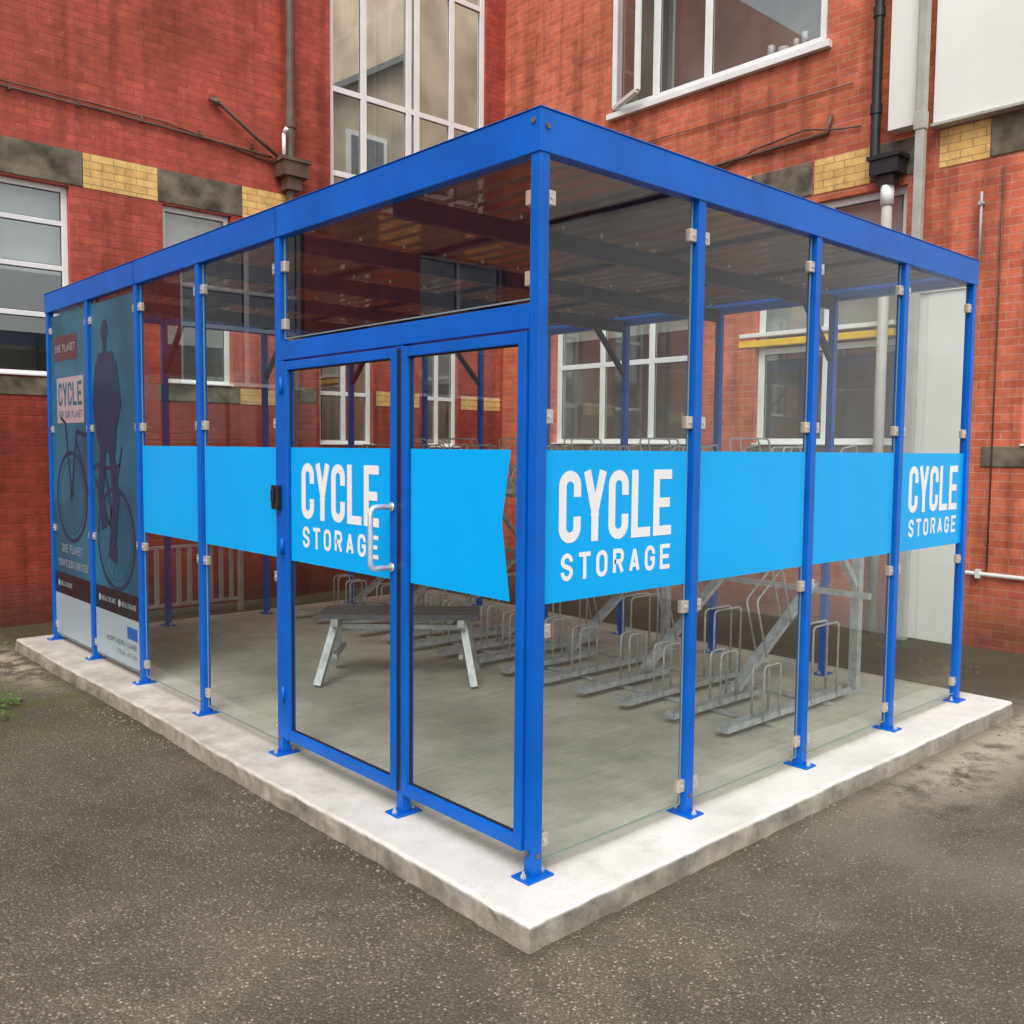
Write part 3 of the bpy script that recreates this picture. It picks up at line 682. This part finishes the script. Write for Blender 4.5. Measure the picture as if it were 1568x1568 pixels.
pl=MB(); px_=3.02; pl.tube([(px_,YW-.11,9.6),(px_,YW-.11,4.9)],.055,14)
for z in (8.6,6.9,5.3): pl.tube([(px_,YW-.11,z),(px_,YW-.11,z+.09)],.068,14)
pl.box((px_-.16,YW-.25,4.74),(px_+.16,YW-.02,4.90)); pl.box((px_-.18,YW-.27,4.90),(px_+.18,YW-.015,4.94)); pl.box((px_-.09,YW-.2,4.6),(px_+.09,YW-.04,4.74)); pl.tube([(px_,YW-.11,4.6),(px_,YW-.11,-.1)],.05,14)
pl.obj('brown_downpipe',M['brownpipe'],BL)
pl=MB(); pl.tube([(2.92,YW-.14,4.94),(2.92,YW-.14,5.22)],.022,10); pl.tube([(2.92,YW-.14,5.22),(2.92,YW-.20,5.26)],.022,10); pl.obj('overflow_pipe',M['pvc'],BL,smooth=True)
pl=MB(); pl.tube([(2.88,YW-.13,4.93),(2.55,YW-.10,5.14),(2.18,YW-.09,5.38),(2.08,YW-.04,5.42)],.022,10); pl.tube([(2.16,YW-.09,5.37),(2.16,YW,5.45)],.03,8); pl.obj('waste_pipe',M['brownpipe'],BL,smooth=True)
pl=MB(); pl.tube([(-14,YW-.03,5.04),(-1,YW-.03,5.03),(.9,YW-.03,5.02),(1.7,YW-.03,5.0),(2.83,YW-.03,4.96)],.014,8); pl.tube([(-3,YW-.02,5.12),(1.6,YW-.02,5.06),(2.83,YW-.02,4.90)],.008,6)
k=-3
while k<2.7: pl.box((k,YW-.05,5.0),(k+.02,YW-.002,5.055)); k+=.62
pl.obj('wall_cable',M['brownpipe'],BL)

wd=MB()
lm,nt,b=newmat('weed_leaf'); nt.links.new(ramp(nt,noise(nt,pos(nt),40),[(.3,(.06,.14,.02)),(.7,(.14,.28,.05))]),b.inputs['Base Color']); b.inputs['Roughness'].default_value=.6
for cx_,cy_,n_,rr in((-.82,4.40,150,.16),(-.95,4.0,40,.12),(-1.1,5.2,60,.18),(-.3,6.4,40,.12),(5.3,.6,60,.3),(5.8,1.4,50,.25)):
    for i in range(n_):
        a=random.uniform(0,6.28); r=rr*math.sqrt(random.random()); h=random.uniform(.01,.06); s_=random.uniform(.010,.022)
        c_=Vector((cx_+r*math.cos(a),cy_+r*math.sin(a),-.1+h)); t=random.uniform(0,6.28)
        d1=Vector((math.cos(t),math.sin(t),random.uniform(-.2,.5)))*s_; d2=Vector((-math.sin(t),math.cos(t),0))*s_*.45
        wd.quad(c_-d1,c_+d2,c_+d1,c_-d2)
wd.obj('weeds',lm)

W=D.worlds.new('World'); sc.world=W; W.use_nodes=True; nt=W.node_tree; bg=nt.nodes['Background']
sky=N(nt,'ShaderNodeTexSky',sky_type='NISHITA'); sky.sun_disc=False
el,rot=math.radians(52),math.radians(232)
sky.sun_elevation=el; sky.sun_rotation=rot; sky.dust_density=3; sky.air_density=1.2
hs=N(nt,'ShaderNodeHueSaturation',inputs={'Saturation':.25,'Value':1.35}); nt.links.new(sky.outputs[0],hs.inputs['Color']); nt.links.new(hs.outputs[0],bg.inputs['Color'])
bg.inputs['Strength'].default_value=.15
sd_=D.lights.new('sun','SUN'); sd_.energy=1.5; sd_.angle=math.radians(30); sd_.color=(1,.96,.9)
so=D.objects.new('sun',sd_); link(so)
dirv=Vector((math.sin(rot)*math.cos(el),math.cos(rot)*math.cos(el),math.sin(el)))
so.rotation_euler=dirv.to_track_quat('Z','Y').to_euler()
cx,cy,cz,yaw,pit,roll,f=-2.44124,-2.53645,1.67744,0.83084,-0.06819,0.00932,1426.19
F=Vector((math.cos(yaw)*math.cos(pit),math.sin(yaw)*math.cos(pit),math.sin(pit))); R=Vector((math.sin(yaw),-math.cos(yaw),0)); U=R.cross(F)
R2=R*math.cos(roll)+U*math.sin(roll); U2=-R*math.sin(roll)+U*math.cos(roll)
cd=D.cameras.new('camera'); cd.sensor_width=36; cd.lens=f/1568*36; cd.clip_end=1000
co=D.objects.new('camera',cd); link(co)
mt=Matrix((R2,U2,-F)).transposed().to_4x4(); mt.translation=Vector((cx,cy,cz)); co.matrix_world=mt
sc.camera=co
sc.view_settings.view_transform='Standard'; sc.view_settings.look='None'; sc.view_settings.exposure=0
